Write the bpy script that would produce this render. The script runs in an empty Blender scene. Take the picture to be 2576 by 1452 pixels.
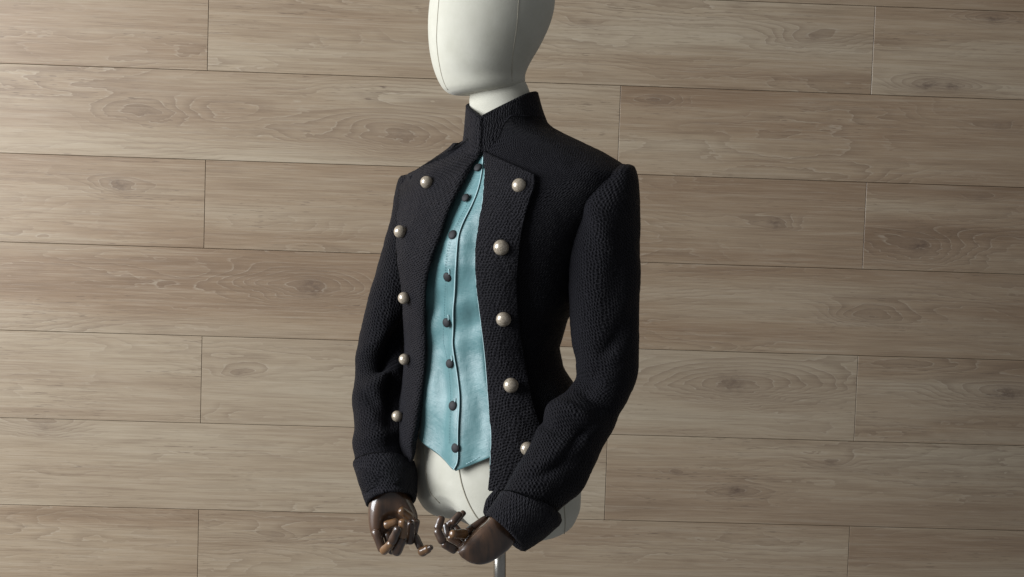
import bpy, math, random
import numpy as np
from mathutils import Matrix, Vector
random.seed(7)
S = bpy.context.scene

# ------------------------------------------------------------------ camera
ZC = 1.38                                  # camera height, shoulder height of the mannequin
PITCH = math.radians(-3.682)
F = 3630.0                                 # focal length in units of a 2576 px wide picture
cam_d = bpy.data.cameras.new('camera'); cam = bpy.data.objects.new('camera', cam_d)
S.collection.objects.link(cam); S.camera = cam
cam.location = (0, 0, ZC); cam.rotation_euler = (math.radians(90) + PITCH, 0, 0)
cam_d.sensor_width = 36; cam_d.lens = 36 * F / 2576; cam_d.clip_end = 60; cam_d.clip_start = 0.05

# ------------------------------------------------------------------ light: a cool window on the left, dim room around
w = bpy.data.worlds.new('World'); S.world = w; w.use_nodes = True
bg = w.node_tree.nodes['Background']; bg.inputs[0].default_value = (.92, .95, 1, 1); bg.inputs[1].default_value = .19
def area(name, loc, target, sx, sy, power, col):
    l = bpy.data.lights.new(name, 'AREA'); l.shape = 'RECTANGLE'; l.size = sx; l.size_y = sy; l.energy = power; l.color = col
    o = bpy.data.objects.new(name, l); S.collection.objects.link(o); o.location = loc
    o.rotation_euler = (Vector(target) - Vector(loc)).to_track_quat('-Z', 'Y').to_euler()
    return o
area('window_light', (-3.05, 1.15, 2.1), (0, 2.55, 1.15), 2.3, 2.1, 224, (.935, .965, 1.0))
S.view_settings.view_transform = 'Standard'; S.view_settings.look = 'None'
S.view_settings.exposure = 0; S.view_settings.gamma = 1

# ------------------------------------------------------------------ helpers
def norm(v): return v / (np.linalg.norm(v, axis=-1, keepdims=True) + 1e-12)
def rays(u, v):
    u = np.asarray(u, float); v = np.asarray(v, float)
    x = (u - 1288) / F; z = -(v - 726) / F
    cp, sp = math.cos(PITCH), math.sin(PITCH)
    d = np.stack([x, cp - sp * z, sp + cp * z], -1)
    return d / d[..., 1:2]
CAM = np.array([0, 0, ZC])
def at(u, v, Y):
    return CAM + rays(u, v) * np.asarray(Y, float)[..., None]
def pix(P):
    d = P - CAM; cp, sp = math.cos(PITCH), math.sin(PITCH)
    fy = d[..., 1] * cp + d[..., 2] * sp; fz = -d[..., 1] * sp + d[..., 2] * cp
    return np.stack([1288 + F * d[..., 0] / fy, 726 - F * fz / fy], -1)
def zrow(v, Y=2.2): return float(at(1257, v, Y)[2])

def cr(P, n):
    """Catmull-Rom through the rows of P, n samples, uniform in row index."""
    P = np.asarray(P, float); m = len(P)
    t = np.linspace(0, m - 1, n); i = np.clip(t.astype(int), 0, m - 2); f = (t - i)
    f = f.reshape((-1,) + (1,) * (P.ndim - 1))
    p0 = np.where((i > 0).reshape(f.shape), P[np.maximum(i - 1, 0)], 2 * P[0] - P[1])
    p3 = np.where((i < m - 2).reshape(f.shape), P[np.minimum(i + 2, m - 1)], 2 * P[-1] - P[-2])
    p1, p2 = P[i], P[i + 1]
    return .5 * (2 * p1 + (p2 - p0) * f + (2 * p0 - 5 * p1 + 4 * p2 - p3) * f**2 + (3 * p1 - p0 - 3 * p2 + p3) * f**3)
def arc(P, n):
    """resample a polyline (smoothed) evenly by length"""
    Q = cr(P, 40 * len(P)); d = np.r_[0, np.cumsum(np.linalg.norm(np.diff(Q, axis=0), axis=1))]
    s = np.linspace(0, d[-1], n)
    return np.stack([np.interp(s, d, Q[:, k]) for k in range(Q.shape[1])], 1)

def _h(ix, iy, iz):
    n = (ix * 374761393 + iy * 668265263 + iz * 2147483647 + 1013904223) & 0xffffffff
    n = ((n ^ (n >> 13)) * 1274126177) & 0xffffffff
    return ((n ^ (n >> 16)) & 0xffff) / 65535.0 * 2 - 1
def noise(P, s, seed=0):
    P = np.asarray(P, float) * s + seed * 17.31
    i = np.floor(P).astype(np.int64); f = P - i; f = f * f * (3 - 2 * f); r = 0
    for dx in (0, 1):
        for dy in (0, 1):
            for dz in (0, 1):
                wgt = (f[..., 0] if dx else 1 - f[..., 0]) * (f[..., 1] if dy else 1 - f[..., 1]) * (f[..., 2] if dz else 1 - f[..., 2])
                r = r + wgt * _h(i[..., 0] + dx, i[..., 1] + dy, i[..., 2] + dz)
    return r

def link(o, parent):
    S.collection.objects.link(o)
    if parent is not None:
        o.parent = parent; o.matrix_parent_inverse = parent.matrix_basis.inverted() if parent.parent is None else (parent.parent.matrix_basis @ parent.matrix_parent_inverse @ parent.matrix_basis).inverted()
    return o
def mesh_obj(name, V, Fc, mat, parent=None, uv=None, smooth=True):
    me = bpy.data.meshes.new(name)
    me.from_pydata(np.asarray(V, float).tolist(), [], [tuple(map(int, f)) for f in Fc])
    if uv is not None:
        L = me.uv_layers.new(name='UVMap'); idx = np.zeros(len(me.loops), int); me.loops.foreach_get('vertex_index', idx)
        L.data.foreach_set('uv', np.asarray(uv, float)[idx].ravel())
    me.materials.append(mat)
    if smooth: me.polygons.foreach_set('use_smooth', [True] * len(me.polygons))
    me.update()
    return link(bpy.data.objects.new(name, me), parent)
def grid_normals(P, closed=False):
    if closed: du = np.roll(P, -1, 1) - np.roll(P, 1, 1)
    else: du = np.gradient(P, axis=1)
    dv = np.gradient(P, axis=0)
    return norm(np.cross(du, dv))
def grid_faces(nr, nc, closed=False, base=0, flip=False):
    r = np.arange(nr - 1)[:, None]; c = np.arange(nc if closed else nc - 1)[None, :]
    c2 = (c + 1) % nc
    f = np.stack(np.broadcast_arrays(r * nc + c, r * nc + c2, (r + 1) * nc + c2, (r + 1) * nc + c), -1).reshape(-1, 4) + base
    return f[:, ::-1] if flip else f
def grid_uv(P):
    du = np.linalg.norm(np.diff(P, axis=1), axis=2); dv = np.linalg.norm(np.diff(P, axis=0), axis=2)
    u = np.concatenate([np.zeros((P.shape[0], 1)), np.cumsum(du, 1)], 1)
    u = u - u[:, [u.shape[1] // 2]] 
    v = np.concatenate([np.zeros((1, P.shape[1])), np.cumsum(dv, 0)], 0)
    v = np.broadcast_to(v.mean(1, keepdims=True), u.shape)
    return np.stack([u, v], -1).reshape(-1, 2)
def cloth(name, P, mat, parent, thick=.003, closed=False, disp=0, seed=0, flip=False, lump=0, uv=None):
    """a sheet with real thickness from a grid of points; rims are rounded"""
    P = np.array(P, float); N = grid_normals(P, closed) * (-1 if flip else 1)
    if disp: P = P + N * (noise(P, 60, seed) * .5 + noise(P, 130, seed + 1) * .3 + noise(P, 330, seed + 2) * .35)[..., None] * disp
    if lump: P = P + N * (noise(P, 14, seed + 3) + .5 * noise(P, 30, seed + 4))[..., None] * lump
    nr, nc = P.shape[:2]
    uv = grid_uv(P) if uv is None else uv
    A = P + N * thick / 2; B = P - N * thick / 2
    V = [A.reshape(-1, 3), B.reshape(-1, 3)]; UV = [uv, uv]
    Fc = [grid_faces(nr, nc, closed, 0, flip), grid_faces(nr, nc, closed, nr * nc, not flip)]
    base = 2 * nr * nc
    def rim(ids, off):
        nonlocal base
        n = len(ids); pts = P.reshape(-1, 3)[ids]; nn = N.reshape(-1, 3)[ids]
        mid = pts + off * thick * .5
        V.append(mid); UV.append(uv[ids])
        m = np.arange(n) + base; base += n
        for k in range(n - 1):
            a0, a1, b0, b1 = ids[k], ids[k + 1], ids[k] + nr * nc, ids[k + 1] + nr * nc
            Fc.append(np.array([[a0, a1, m[k + 1], m[k]], [m[k], m[k + 1], b1, b0]]))
    G = np.arange(nr * nc).reshape(nr, nc)
    if not closed:
        rim(G[:, 0], norm(P[:, 0] - P[:, 1])); rim(G[:, -1], norm(P[:, -1] - P[:, -2]))
        top, bot = G[0], G[-1]
    else:
        top, bot = np.r_[G[0], G[0, 0]], np.r_[G[-1], G[-1, 0]]
    d0 = norm(P[0] - P[1]); d1 = norm(P[-1] - P[-2])
    if closed: d0 = np.vstack([d0, d0[:1]]); d1 = np.vstack([d1, d1[:1]])
    rim(top, d0); rim(bot, d1)
    return mesh_obj(name, np.vstack(V), np.vstack(Fc), mat, parent, np.vstack(UV))
def closed_loft(name, P, mat, parent, cap0=True, cap1=True):
    P = np.array(P, float); nr, nc = P.shape[:2]
    V = P.reshape(-1, 3); Fc = [tuple(f) for f in grid_faces(nr, nc, True)]
    if cap0: Fc.append(tuple(range(nc))[::-1])
    if cap1: Fc.append(tuple(range((nr - 1) * nc, nr * nc)))
    uv = grid_uv(P)
    o = mesh_obj(name, V, Fc, mat, parent, uv)
    import bmesh
    bm = bmesh.new(); bm.from_mesh(o.data); bmesh.ops.recalc_face_normals(bm, faces=bm.faces); bm.to_mesh(o.data); bm.free()
    return o
def tube(name, pts, r, mat, parent, n=8):
    pts = np.asarray(pts, float); T = norm(np.gradient(pts, axis=0)); up = np.array([0, 1, .01])
    A = norm(np.cross(T, up)); B = np.cross(T, A); a = np.linspace(0, 2 * np.pi, n, endpoint=False)
    rr = np.broadcast_to(r, (len(pts),))[:, None, None]
    P = pts[:, None] + rr * (A[:, None] * np.cos(a)[None, :, None] + B[:, None] * np.sin(a)[None, :, None])
    return closed_loft(name, P, mat, parent)
def empty(name, loc, label=None, cat=None, group=None):
    o = bpy.data.objects.new(name, None); S.collection.objects.link(o); o.location = loc; o.empty_display_size = .05
    if label: o['label'] = label
    if cat: o['category'] = cat
    if group: o['group'] = group
    return o

# ------------------------------------------------------------------ materials
class NT:
    def __init__(s, name):
        s.m = bpy.data.materials.new(name); s.m.use_nodes = True; s.t = s.m.node_tree
        s.b = s.t.nodes['Principled BSDF']
    def n(s, typ, **k):
        x = s.t.nodes.new(typ)
        for a, b in k.items():
            if a.startswith('i_'): 
                key = a[2:]; key = int(key) if key.isdigit() else key.replace('_', ' ')
                s.put(x.inputs[key], b)
            else: setattr(x, a, b)
        return x
    def put(s, sock, val):
        if isinstance(val, bpy.types.NodeSocket): s.t.links.new(val, sock)
        elif isinstance(val, bpy.types.Node): s.t.links.new(val.outputs[0], sock)
        else: sock.default_value = val
    def math(s, op, a, b=0.0, c=None):
        x = s.t.nodes.new('ShaderNodeMath'); x.operation = op; s.put(x.inputs[0], a); s.put(x.inputs[1], b)
        if c is not None: s.put(x.inputs[2], c)
        return x.outputs[0]
    def mix(s, f, a, b, blend='MIX'):
        x = s.t.nodes.new('ShaderNodeMix'); x.data_type = 'RGBA'; x.blend_type = blend
        s.put(x.inputs[0], f); s.put(x.inputs[6], a); s.put(x.inputs[7], b)
        return x.outputs[2]
    def ramp(s, f, stops):
        x = s.t.nodes.new('ShaderNodeValToRGB'); s.put(x.inputs[0], f); e = x.color_ramp.elements
        while len(e) < len(stops): e.new(.5)
        for q, (p, c) in zip(e, stops): q.position = p; q.color = c if len(c) == 4 else (*c, 1)
        return x.outputs[0]
    def bsdf(s, **k):
        for a, b in k.items(): s.put(s.b.inputs[a.replace('_', ' ')], b)
    def bump(s, h, dist, strength=1.0):
        x = s.n('ShaderNodeBump', i_Strength=strength, i_Distance=dist); s.put(x.inputs['Height'], h)
        s.put(s.b.inputs['Normal'], x.outputs[0])
def noise_n(t, vec, scale, detail=3, rough=.55, dist=0):
    x = t.n('ShaderNodeTexNoise'); x.inputs['Scale'].default_value = scale; x.inputs['Detail'].default_value = detail
    x.inputs['Roughness'].default_value = rough; x.inputs['Distortion'].default_value = dist
    if vec is not None: t.put(x.inputs['Vector'], vec)
    return x.outputs[0]

def mat_wool(name, pit=1.0, ang=.9, col=(.0070, .0066, .0082)):
    t = NT(name); uv = t.n('ShaderNodeUVMap').outputs[0]; geo = t.n('ShaderNodeTexCoord').outputs['Object']
    wob = noise_n(t, geo, 45, 2)
    sep = t.n('ShaderNodeSeparateXYZ'); t.put(sep.inputs[0], uv)
    u, v = sep.outputs[0], sep.outputs[1]
    c, s_ = math.cos(ang), math.sin(ang)
    a = t.math('ADD', t.math('MULTIPLY', u, c), t.math('MULTIPLY', v, s_))
    b = t.math('SUBTRACT', t.math('MULTIPLY', v, c), t.math('MULTIPLY', u, s_))
    a = t.math('ADD', a, t.math('MULTIPLY', wob, .011)); b = t.math('ADD', b, t.math('MULTIPLY', wob, -.009))
    sa = t.math('SINE', t.math('MULTIPLY', a, 2 * math.pi / .0040))
    # dashes offset from rib to rib
    sb = t.math('SINE', t.math('ADD', t.math('MULTIPLY', b, 2 * math.pi / .0060), t.math('MULTIPLY', a, 2 * math.pi / .0090)))
    h = t.math('ADD', t.math('MULTIPLY', sa, .8), t.math('MULTIPLY', t.math('MULTIPLY', sa, sb), 1.0))
    n1 = noise_n(t, geo, 310, 3, .7); n2 = noise_n(t, geo, 900, 2, .6)
    h = t.math('ADD', h, t.math('MULTIPLY', n1, 2.6 * pit)); h = t.math('ADD', h, t.math('MULTIPLY', n2, .7))
    pits = t.ramp(h, [(.0, (0, 0, 0)), (.75, (1, 1, 1))])
    base = t.mix(t.math('MULTIPLY', t.math('SUBTRACT', h, .7), .42), (*[x * .15 for x in col], 1), (*[x * 2.2 for x in col], 1))
    big = noise_n(t, geo, 9, 3)
    base = t.mix(t.math('MULTIPLY', big, .4), base, (col[0] * .8, col[1] * .75, col[2] * 1.1, 1))
    t.bsdf(Base_Color=base, Roughness=.62, Sheen_Weight=.02, Sheen_Roughness=.5, Sheen_Tint=(.75, .75, .9, 1), Specular_IOR_Level=.12)
    t.bump(h, .0013, 1.0)
    return t.m
WOOL = mat_wool('charcoal_wool'); WOOL_L = mat_wool('charcoal_wool_lapel', 1.5, 1.25, (.0100, .0095, .0110))
WOOL_C = mat_wool('charcoal_wool_cuff', 1.7, .3, (.0084, .0080, .0096))

def mat_shirt():
    t = NT('duck_egg_cotton'); uv = t.n('ShaderNodeUVMap').outputs[0]; geo = t.n('ShaderNodeTexCoord').outputs['Object']
    mp = t.n('ShaderNodeMapping'); mp.inputs['Scale'].default_value = (40, 900, 1); t.put(mp.inputs['Vector'], uv)
    slub = noise_n(t, mp.outputs[0], 1, 3, .6)
    mp2 = t.n('ShaderNodeMapping'); mp2.inputs['Scale'].default_value = (1300, 60, 1); t.put(mp2.inputs['Vector'], uv)
    warp = noise_n(t, mp2.outputs[0], 1, 2, .6)
    blot = noise_n(t, geo, 22, 4, .6)
    col = t.ramp(blot, [(.3, (.070, .168, .178)), (.7, (.106, .226, .236))])
    hl = t.ramp(slub, [(.62, (0, 0, 0)), (.75, (1, 1, 1))])
    col = t.mix(t.math('MULTIPLY', hl, .30), col, (.19, .34, .36, 1))
    wl = t.ramp(warp, [(.55, (0, 0, 0)), (.8, (1, 1, 1))])
    col = t.mix(t.math('MULTIPLY', wl, .25), col, (.050, .125, .142, 1))
    t.bsdf(Base_Color=col, Roughness=.40, Sheen_Weight=.2, Specular_IOR_Level=.55)
    h = t.math('ADD', t.math('MULTIPLY', slub, .6), t.math('ADD', t.math('MULTIPLY', warp, .4), t.math('MULTIPLY', noise_n(t, geo, 48, 3), 2.6)))
    t.bump(h, .0007, .7)
    return t.m
SHIRT = mat_shirt()
def mat_linen():
    t = NT('off_white_linen'); geo = t.n('ShaderNodeTexCoord').outputs['Object']
    f = noise_n(t, geo, 1400, 2, .7); g = noise_n(t, geo, 25, 4, .6); k = noise_n(t, geo, 260, 2, .5)
    col = t.ramp(g, [(.3, (.45, .435, .36)), (.7, (.51, .495, .42))])
    sp = t.ramp(k, [(.70, (0, 0, 0)), (.78, (1, 1, 1))])
    col = t.mix(t.math('MULTIPLY', sp, .12), col, (.42, .40, .33, 1))
    col = t.mix(t.math('MULTIPLY', f, .16), col, (.48, .47, .41, 1))
    t.bsdf(Base_Color=col, Roughness=.75, Sheen_Weight=.15, Specular_IOR_Level=.3)
    t.bump(t.math('ADD', f, t.math('MULTIPLY', g, 2.0)), .0005, .5)
    return t.m
LINEN = mat_linen()
def mat_plain(name, col, rough=.5, **k):
    t = NT(name); geo = t.n('ShaderNodeTexCoord').outputs['Object']; g = noise_n(t, geo, 120, 4, .6)
    c = t.mix(g, (*[x * .75 for x in col], 1), (*[min(1, x * 1.25) for x in col], 1))
    t.bsdf(Base_Color=c, Roughness=rough, **k); return t.m
SEAM = mat_plain('seam_thread', (.34, .31, .24), .8)
THREAD = mat_plain('blue_thread', (.40, .60, .64), .7)
THREAD_D = mat_plain('dark_stitching', (.10, .19, .21), .8)
BLACKB = mat_plain('black_covered_button', (.008, .008, .010), .7)
METAL = mat_plain('brushed_steel', (.42, .40, .36), .28, Metallic=1.0)
RIM = mat_plain('pale_raw_edge', (.40, .56, .58), .8)
def mat_pearl():
    t = NT('aged_metallic_pearl'); geo = t.n('ShaderNodeTexCoord').outputs['Object']
    a = noise_n(t, geo, 700, 4, .7); b = noise_n(t, geo, 160, 3)
    col = t.ramp(a, [(.35, (.19, .15, .105)), (.5, (.40, .335, .25)), (.68, (.70, .62, .50))])
    col = t.mix(t.math('MULTIPLY', b, .5), col, (.20, .17, .13, 1))
    t.bsdf(Base_Color=col, Roughness=.33, Metallic=.25, Coat_Weight=1.0, Coat_Roughness=.07)
    t.bump(a, .0002, .3)
    return t.m
PEARL = mat_pearl()
def mat_hand(name, dark, light):
    t = NT(name); geo = t.n('ShaderNodeTexCoord').outputs['Object']
    mp = t.n('ShaderNodeMapping'); mp.inputs['Scale'].default_value = (90, 90, 9); t.put(mp.inputs['Vector'], geo)
    a = noise_n(t, mp.outputs[0], 1, 4, .6, .6); b = noise_n(t, geo, 30, 3)
    f = t.math('ADD', t.math('MULTIPLY', a, .7), t.math('MULTIPLY', b, .4))
    col = t.ramp(f, [(.35, dark), (.75, light)])
    t.bsdf(Base_Color=col, Roughness=.38, Coat_Weight=.9, Coat_Roughness=.09)
    t.bump(a, .0003, .3)
    return t.m
WOOD_D = mat_hand('dark_varnished_wood', (.015, .009, .006), (.092, .045, .022))
WOOD_L = mat_hand('amber_varnished_wood', (.070, .036, .016), (.24, .120, .045))

def mat_oak():
    t = NT('oak_laminate'); geo = t.n('ShaderNodeTexCoord').outputs['Object']
    def attr(nm): return t.n('ShaderNodeAttribute', attribute_type='OBJECT', attribute_name=nm)
    seed = attr('seed').outputs['Fac']
    sep = t.n('ShaderNodeSeparateXYZ'); t.put(sep.inputs[0], geo); x, z = sep.outputs[0], sep.outputs[2]
    def vec(sx, sz, so=0.0):
        c = t.n('ShaderNodeCombineXYZ'); t.put(c.inputs[0], t.math('MULTIPLY', x, sx)); t.put(c.inputs[2], t.math('MULTIPLY', z, sz))
        t.put(c.inputs[1], t.math('ADD', t.math('MULTIPLY', seed, 37.0), so)); return c.outputs[0]
    wob = t.math('SUBTRACT', noise_n(t, vec(9, 30, 8), 1, 3, .6), .5)
    wob2 = t.math('SUBTRACT', noise_n(t, vec(4, 16, 15), 1, 2, .5), .5)
    h = t.math('MULTIPLY', noise_n(t, vec(1.2, 8.0), 1, 2, .45), 1.9)
    h = t.math('ADD', h, t.math('MULTIPLY', wob, .22))
    h = t.math('ADD', h, t.math('MULTIPLY', z, 4.0))
    kd = 0.0; near_k = 0.0
    kds = t.n('ShaderNodeSeparateXYZ'); t.put(kds.inputs[0], attr('knot_dark').outputs['Vector'])
    for k in (1, 2, 3):
        sp = t.n('ShaderNodeSeparateXYZ'); t.put(sp.inputs[0], attr('knot%d' % k).outputs['Vector'])
        dx = t.math('ADD', t.math('SUBTRACT', x, sp.outputs[0]), t.math('MULTIPLY', wob2, .10))
        dz = t.math('ADD', t.math('SUBTRACT', z, sp.outputs[1]), t.math('MULTIPLY', wob, .022))
        dx2 = t.math('MULTIPLY', dx, .24)
        r2 = t.math('ADD', t.math('MULTIPLY', dx2, dx2), t.math('MULTIPLY', dz, dz)); sz = sp.outputs[2]
        on_ = t.math('GREATER_THAN', sz, .0005)
        g = t.math('POWER', 2.718, t.math('DIVIDE', t.math('MULTIPLY', r2, -1.0), t.math('MULTIPLY', sz, sz)))
        h = t.math('ADD', h, t.math('MULTIPLY', t.math('MULTIPLY', g, on_), t.math('MULTIPLY', sz, 18.0)))
        near_k = t.math('ADD', near_k, t.math('MULTIPLY', g, on_))
        dx3 = t.math('MULTIPLY', dx, .55)
        r3 = t.math('ADD', t.math('MULTIPLY', dx3, dx3), t.math('MULTIPLY', dz, dz))
        s2 = t.math('ADD', t.math('MULTIPLY', sz, .25), .0055)
        core = t.math('POWER', 2.718, t.math('DIVIDE', t.math('MULTIPLY', r3, -1.0), t.math('MULTIPLY', s2, s2)))
        kd = t.math('ADD', kd, t.math('MULTIPLY', t.math('MULTIPLY', core, on_), kds.outputs[k - 1]))
    ph = t.math('FRACT', t.math('MULTIPLY', h, 11.5))
    line = t.ramp(ph, [(.0, (.8, .8, .8)), (.06, (.8, .8, .8)), (.55, (0, 0, 0)), (1, (0, 0, 0))])     # dark late wood fading off on one side
    pale = t.ramp(ph, [(.86, (0, 0, 0)), (.96, (1, 1, 1)), (.995, (1, 1, 1)), (1, (0, 0, 0))])          # pale vein just before it
    mask = t.ramp(t.math('ADD', noise_n(t, vec(1.8, 11, 9), 1, 2), t.math('MULTIPLY', near_k, .5)), [(.44, (.04, .04, .04)), (.66, (1, 1, 1))])
    broad = noise_n(t, vec(.8, 9, 3), 1, 3, .55)
    col = t.ramp(broad, [(.27, (.190, .122, .072)), (.40, (.272, .187, .117)), (.52, (.330, .245, .161)), (.69, (.398, .322, .228))])
    tone = t.math('FRACT', t.math('MULTIPLY', seed, 7.13))
    col = t.mix(t.math('MULTIPLY', t.math('MAXIMUM', t.math('SUBTRACT', tone, .5), 0.0), .55), col, (.215, .145, .090, 1))
    col = t.mix(t.math('MULTIPLY', t.math('MAXIMUM', t.math('SUBTRACT', .5, tone), 0.0), .8), col, (.40, .345, .255, 1))
    streak = noise_n(t, vec(9, 520, 1), 1, 4, .7)
    str2 = noise_n(t, vec(3.5, 110, 21), 1, 3, .6)
    col = t.mix(t.ramp(str2, [(.34, (.28, .28, .28)), (.52, (0, 0, 0))]), col, (.175, .120, .080, 1))
    col = t.mix(t.ramp(str2, [(.52, (0, 0, 0)), (.70, (.30, .30, .30))]), col, (.40, .335, .255, 1))
    col = t.mix(t.ramp(streak, [(.30, (.40, .40, .40)), (.50, (0, 0, 0))]), col, (.150, .103, .068, 1))
    col = t.mix(t.ramp(streak, [(.52, (0, 0, 0)), (.74, (.42, .42, .42))]), col, (.43, .365, .285, 1))
    col = t.mix(t.math('MULTIPLY', t.math('MULTIPLY', line, mask), .45), col, (.150, .100, .066, 1))
    col = t.mix(t.math('MULTIPLY', t.math('MINIMUM', near_k, 1.0), .34), col, (.195, .135, .090, 1))
    brk = t.ramp(noise_n(t, vec(22, 200, 33), 1, 2), [(.42, (.15, .15, .15)), (.58, (1, 1, 1))])
    col = t.mix(t.math('MULTIPLY', t.math('MULTIPLY', t.math('MULTIPLY', pale, mask), brk), .36), col, (.46, .40, .315, 1))
    pore = noise_n(t, vec(30, 480, 2), 1, 2, .5)
    pm = noise_n(t, vec(3, 20, 12), 1, 2)
    col = t.mix(t.math('MULTIPLY', t.ramp(pore, [(.62, (0, 0, 0)), (.70, (1, 1, 1))]), t.ramp(pm, [(.45, (.05, .05, .05)), (.65, (.7, .7, .7))])), col, (.105, .072, .050, 1))
    kn = t.math('MULTIPLY', kd, t.math('ADD', .15, t.math('MULTIPLY', t.ramp(noise_n(t, vec(70, 150, 4), 1, 4, .7), [(.35, (0, 0, 0)), (.62, (1, 1, 1))]), .75)))
    col = t.mix(t.math('MINIMUM', kn, .80), col, (.095, .062, .046, 1))
    t.bsdf(Base_Color=col, Roughness=t.math('ADD', .32, t.math('MULTIPLY', streak, .16)), Specular_IOR_Level=.55)
    t.bump(t.math('ADD', streak, t.math('MULTIPLY', pore, -.5)), .0005, .5)
    return t.m
OAK = mat_oak(); GAP = mat_plain('dark_joint', (.055, .040, .028), .9)

# ------------------------------------------------------------------ wall of oak laminate planks
def Rx(a): c, s = math.cos(a), math.sin(a); return np.array([[1, 0, 0], [0, c, -s], [0, s, c]])
def Ry(a): c, s = math.cos(a), math.sin(a); return np.array([[c, 0, s], [0, 1, 0], [-s, 0, c]])
def Rz(a): c, s = math.cos(a), math.sin(a); return np.array([[c, -s, 0], [s, c, 0], [0, 0, 1]])
RF = Rz(math.radians(-1.9616)) @ Rx(math.radians(-3.682)) @ Ry(math.radians(-1.9068))
M = Rx(PITCH) @ RF.T                       # the boards run a little out of level with the camera
YW, PH, PL, Z0 = 3.1, .18834, 1.4195, .4309
M4 = Matrix(M.tolist()).to_4x4(); M4.translation = Vector((0, 0, ZC))
def wall_xz(u, v):
    d = M.T @ rays(u, v); d = d * YW / d[1]; return d[0], d[2]
wall = mesh_obj('wall', [(x, y, z) for x in (-3.2, 3.4) for y in (YW + .0145, YW + .08) for z in (-1.5, 1.25)],
                [(0, 1, 3, 2), (4, 6, 7, 5), (0, 4, 5, 1), (2, 3, 7, 6), (0, 2, 6, 4), (1, 5, 7, 3)], GAP, smooth=False)
wall.matrix_world = M4; wall['kind'] = 'structure'
wall['label'] = 'wall clad in long greige oak planks with staggered joints'
KN = [(780, 722, .042), (1020, 335, .046), (1840, 965, .048), (2300, 622, .034), (345, 278, .026), (2330, 212, .020), (2390, 216, .014), (2535, 990, .034),
      (2190, 790, .026), (1860, 1235, .018), (1660, 250, .013), (2485, 497, .010), (2490, 45, .016), (1480, 60, .010),
      (300, 465, .020), (105, 1072, .026), (2500, 318, .012), (1690, 1190, .008), (2050, 92, .026), (610, 935, .012), (2100, 1165, .013), (1950, 560, .016), (690, 1350, .012)]
KD = {.042: .8, .048: .75, .034: .95, .020: .8, .014: .9, .018: 1.0, .016: .8, .013: .5}
KN = [(*wall_xz(a, b), c) for a, b, c in KN]
def plank_mesh(x0, x1, h):
    g, c, d = .00045, .0006, .012
    X0, X1, Z0_, Z1_ = x0 + g, x1 - g, g, h - g
    V = []
    for (y, i) in ((YW, c), (YW + c, 0), (YW + d, 0)):
        V += [(X0 + i, y, Z0_ + i), (X1 - i, y, Z0_ + i), (X1 - i, y, Z1_ - i), (X0 + i, y, Z1_ - i)]
    Fc = [(0, 1, 2, 3), (11, 10, 9, 8)]
    for L in (0, 4):
        for k in range(4): Fc.append((L + k, L + 4 + k, L + 4 + (k + 1) % 4, L + (k + 1) % 4))
    me = bpy.data.meshes.new('plank'); me.from_pydata([(a - x0, b - YW, q) for a, b, q in V], [], Fc); me.materials.append(OAK); me.update()
    return me
PM = plank_mesh(0, PL, PH)
rnd = random.Random(11)
for row in range(-4, 10):
    jx = .3246 if row % 2 else -.5546
    zb = Z0 - PH * (row + 1)
    for n in range(-2, 2):
        xa = jx + n * PL
        if xa + PL < -3.0 or xa > 3.2: continue
        o = bpy.data.objects.new('plank', PM); S.collection.objects.link(o); o.parent = wall
        o.location = (xa, YW + rnd.uniform(0, .0004), zb)
        o['seed'] = rnd.random()
        kk = [(a - xa, b - zb, c) for a, b, c in KN if xa < a < xa + PL and zb < b < zb + PH][:3]
        seen = bool(kk)
        while len(kk) < 3: kk.append((rnd.uniform(.1, 1.3), rnd.uniform(.03, .16), 0.0 if seen or rnd.random() < .75 else rnd.uniform(.012, .045)))
        for i, q in enumerate(kk): o['knot%d' % (i + 1)] = [float(a) for a in q]
        o['knot_dark'] = [KD.get(q[2], rnd.uniform(.1, .45)) for q in kk]

# ------------------------------------------------------------------ torso surface shared by body, shirt and jacket
TH = math.radians(41); CT, ST = math.cos(TH), math.sin(TH)
LAT = np.array([CT, -ST, 0.]); FRO = np.array([-ST, -CT, 0.]); YC = 2.20
def px2m(p): return p / F * YC
# v, centre u, half width a, front depth, back depth
ROWS = np.array([
 (250, 1262, .046, .048, .050), (300, 1263, .047, .047, .050), (318, 1268, .050, .050, .054), (335, 1280, .062, .056, .060), (352, 1294, .078, .060, .064), (372, 1303, .102, .066, .070), (395, 1306, .134, .074, .076),
 (415, 1307, .160, .082, .082), (440, 1300, .186, .090, .088), (480, 1290, .186, .100, .094), (540, 1278, .172, .113, .098),
 (600, 1262, .156, .122, .098), (660, 1248, .146, .118, .094), (730, 1240, .132, .104, .088),
 (800, 1230, .114, .092, .081), (870, 1223, .104, .086, .077), (920, 1225, .109, .088, .083),
 (980, 1236, .126, .095, .094), (1050, 1242, .135, .104, .106), (1130, 1247, .141, .111, .113), (1200, 1249, .142, .114, .115), (1262, 1249, .140, .112, .114),
 (1300, 1249, .128, .102, .106), (1322, 1249, .108, .086, .090), (1336, 1249, .070, .055, .06)])
RZ = np.array([zrow(v) for v in ROWS[:, 0]])[::-1]
RC = np.array([at(u, v, YC)[0] for v, u in ROWS[:, :2]])[::-1]
RP = ROWS[::-1, 2:]
FZ = np.linspace(RZ[0], RZ[-1], 400)
def _sm(vals):
    y = np.interp(FZ, RZ, vals); k = np.hanning(13); k /= k.sum()
    return np.convolve(np.pad(y, 6, 'edge'), k, 'valid')
TX, TA, TF, TB = _sm(RC), _sm(RP[:, 0]), _sm(RP[:, 1]), _sm(RP[:, 2])
NE = 2.15
def prm(z): return (np.interp(z, FZ, q) for q in (TX, TA, TF, TB))
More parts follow.
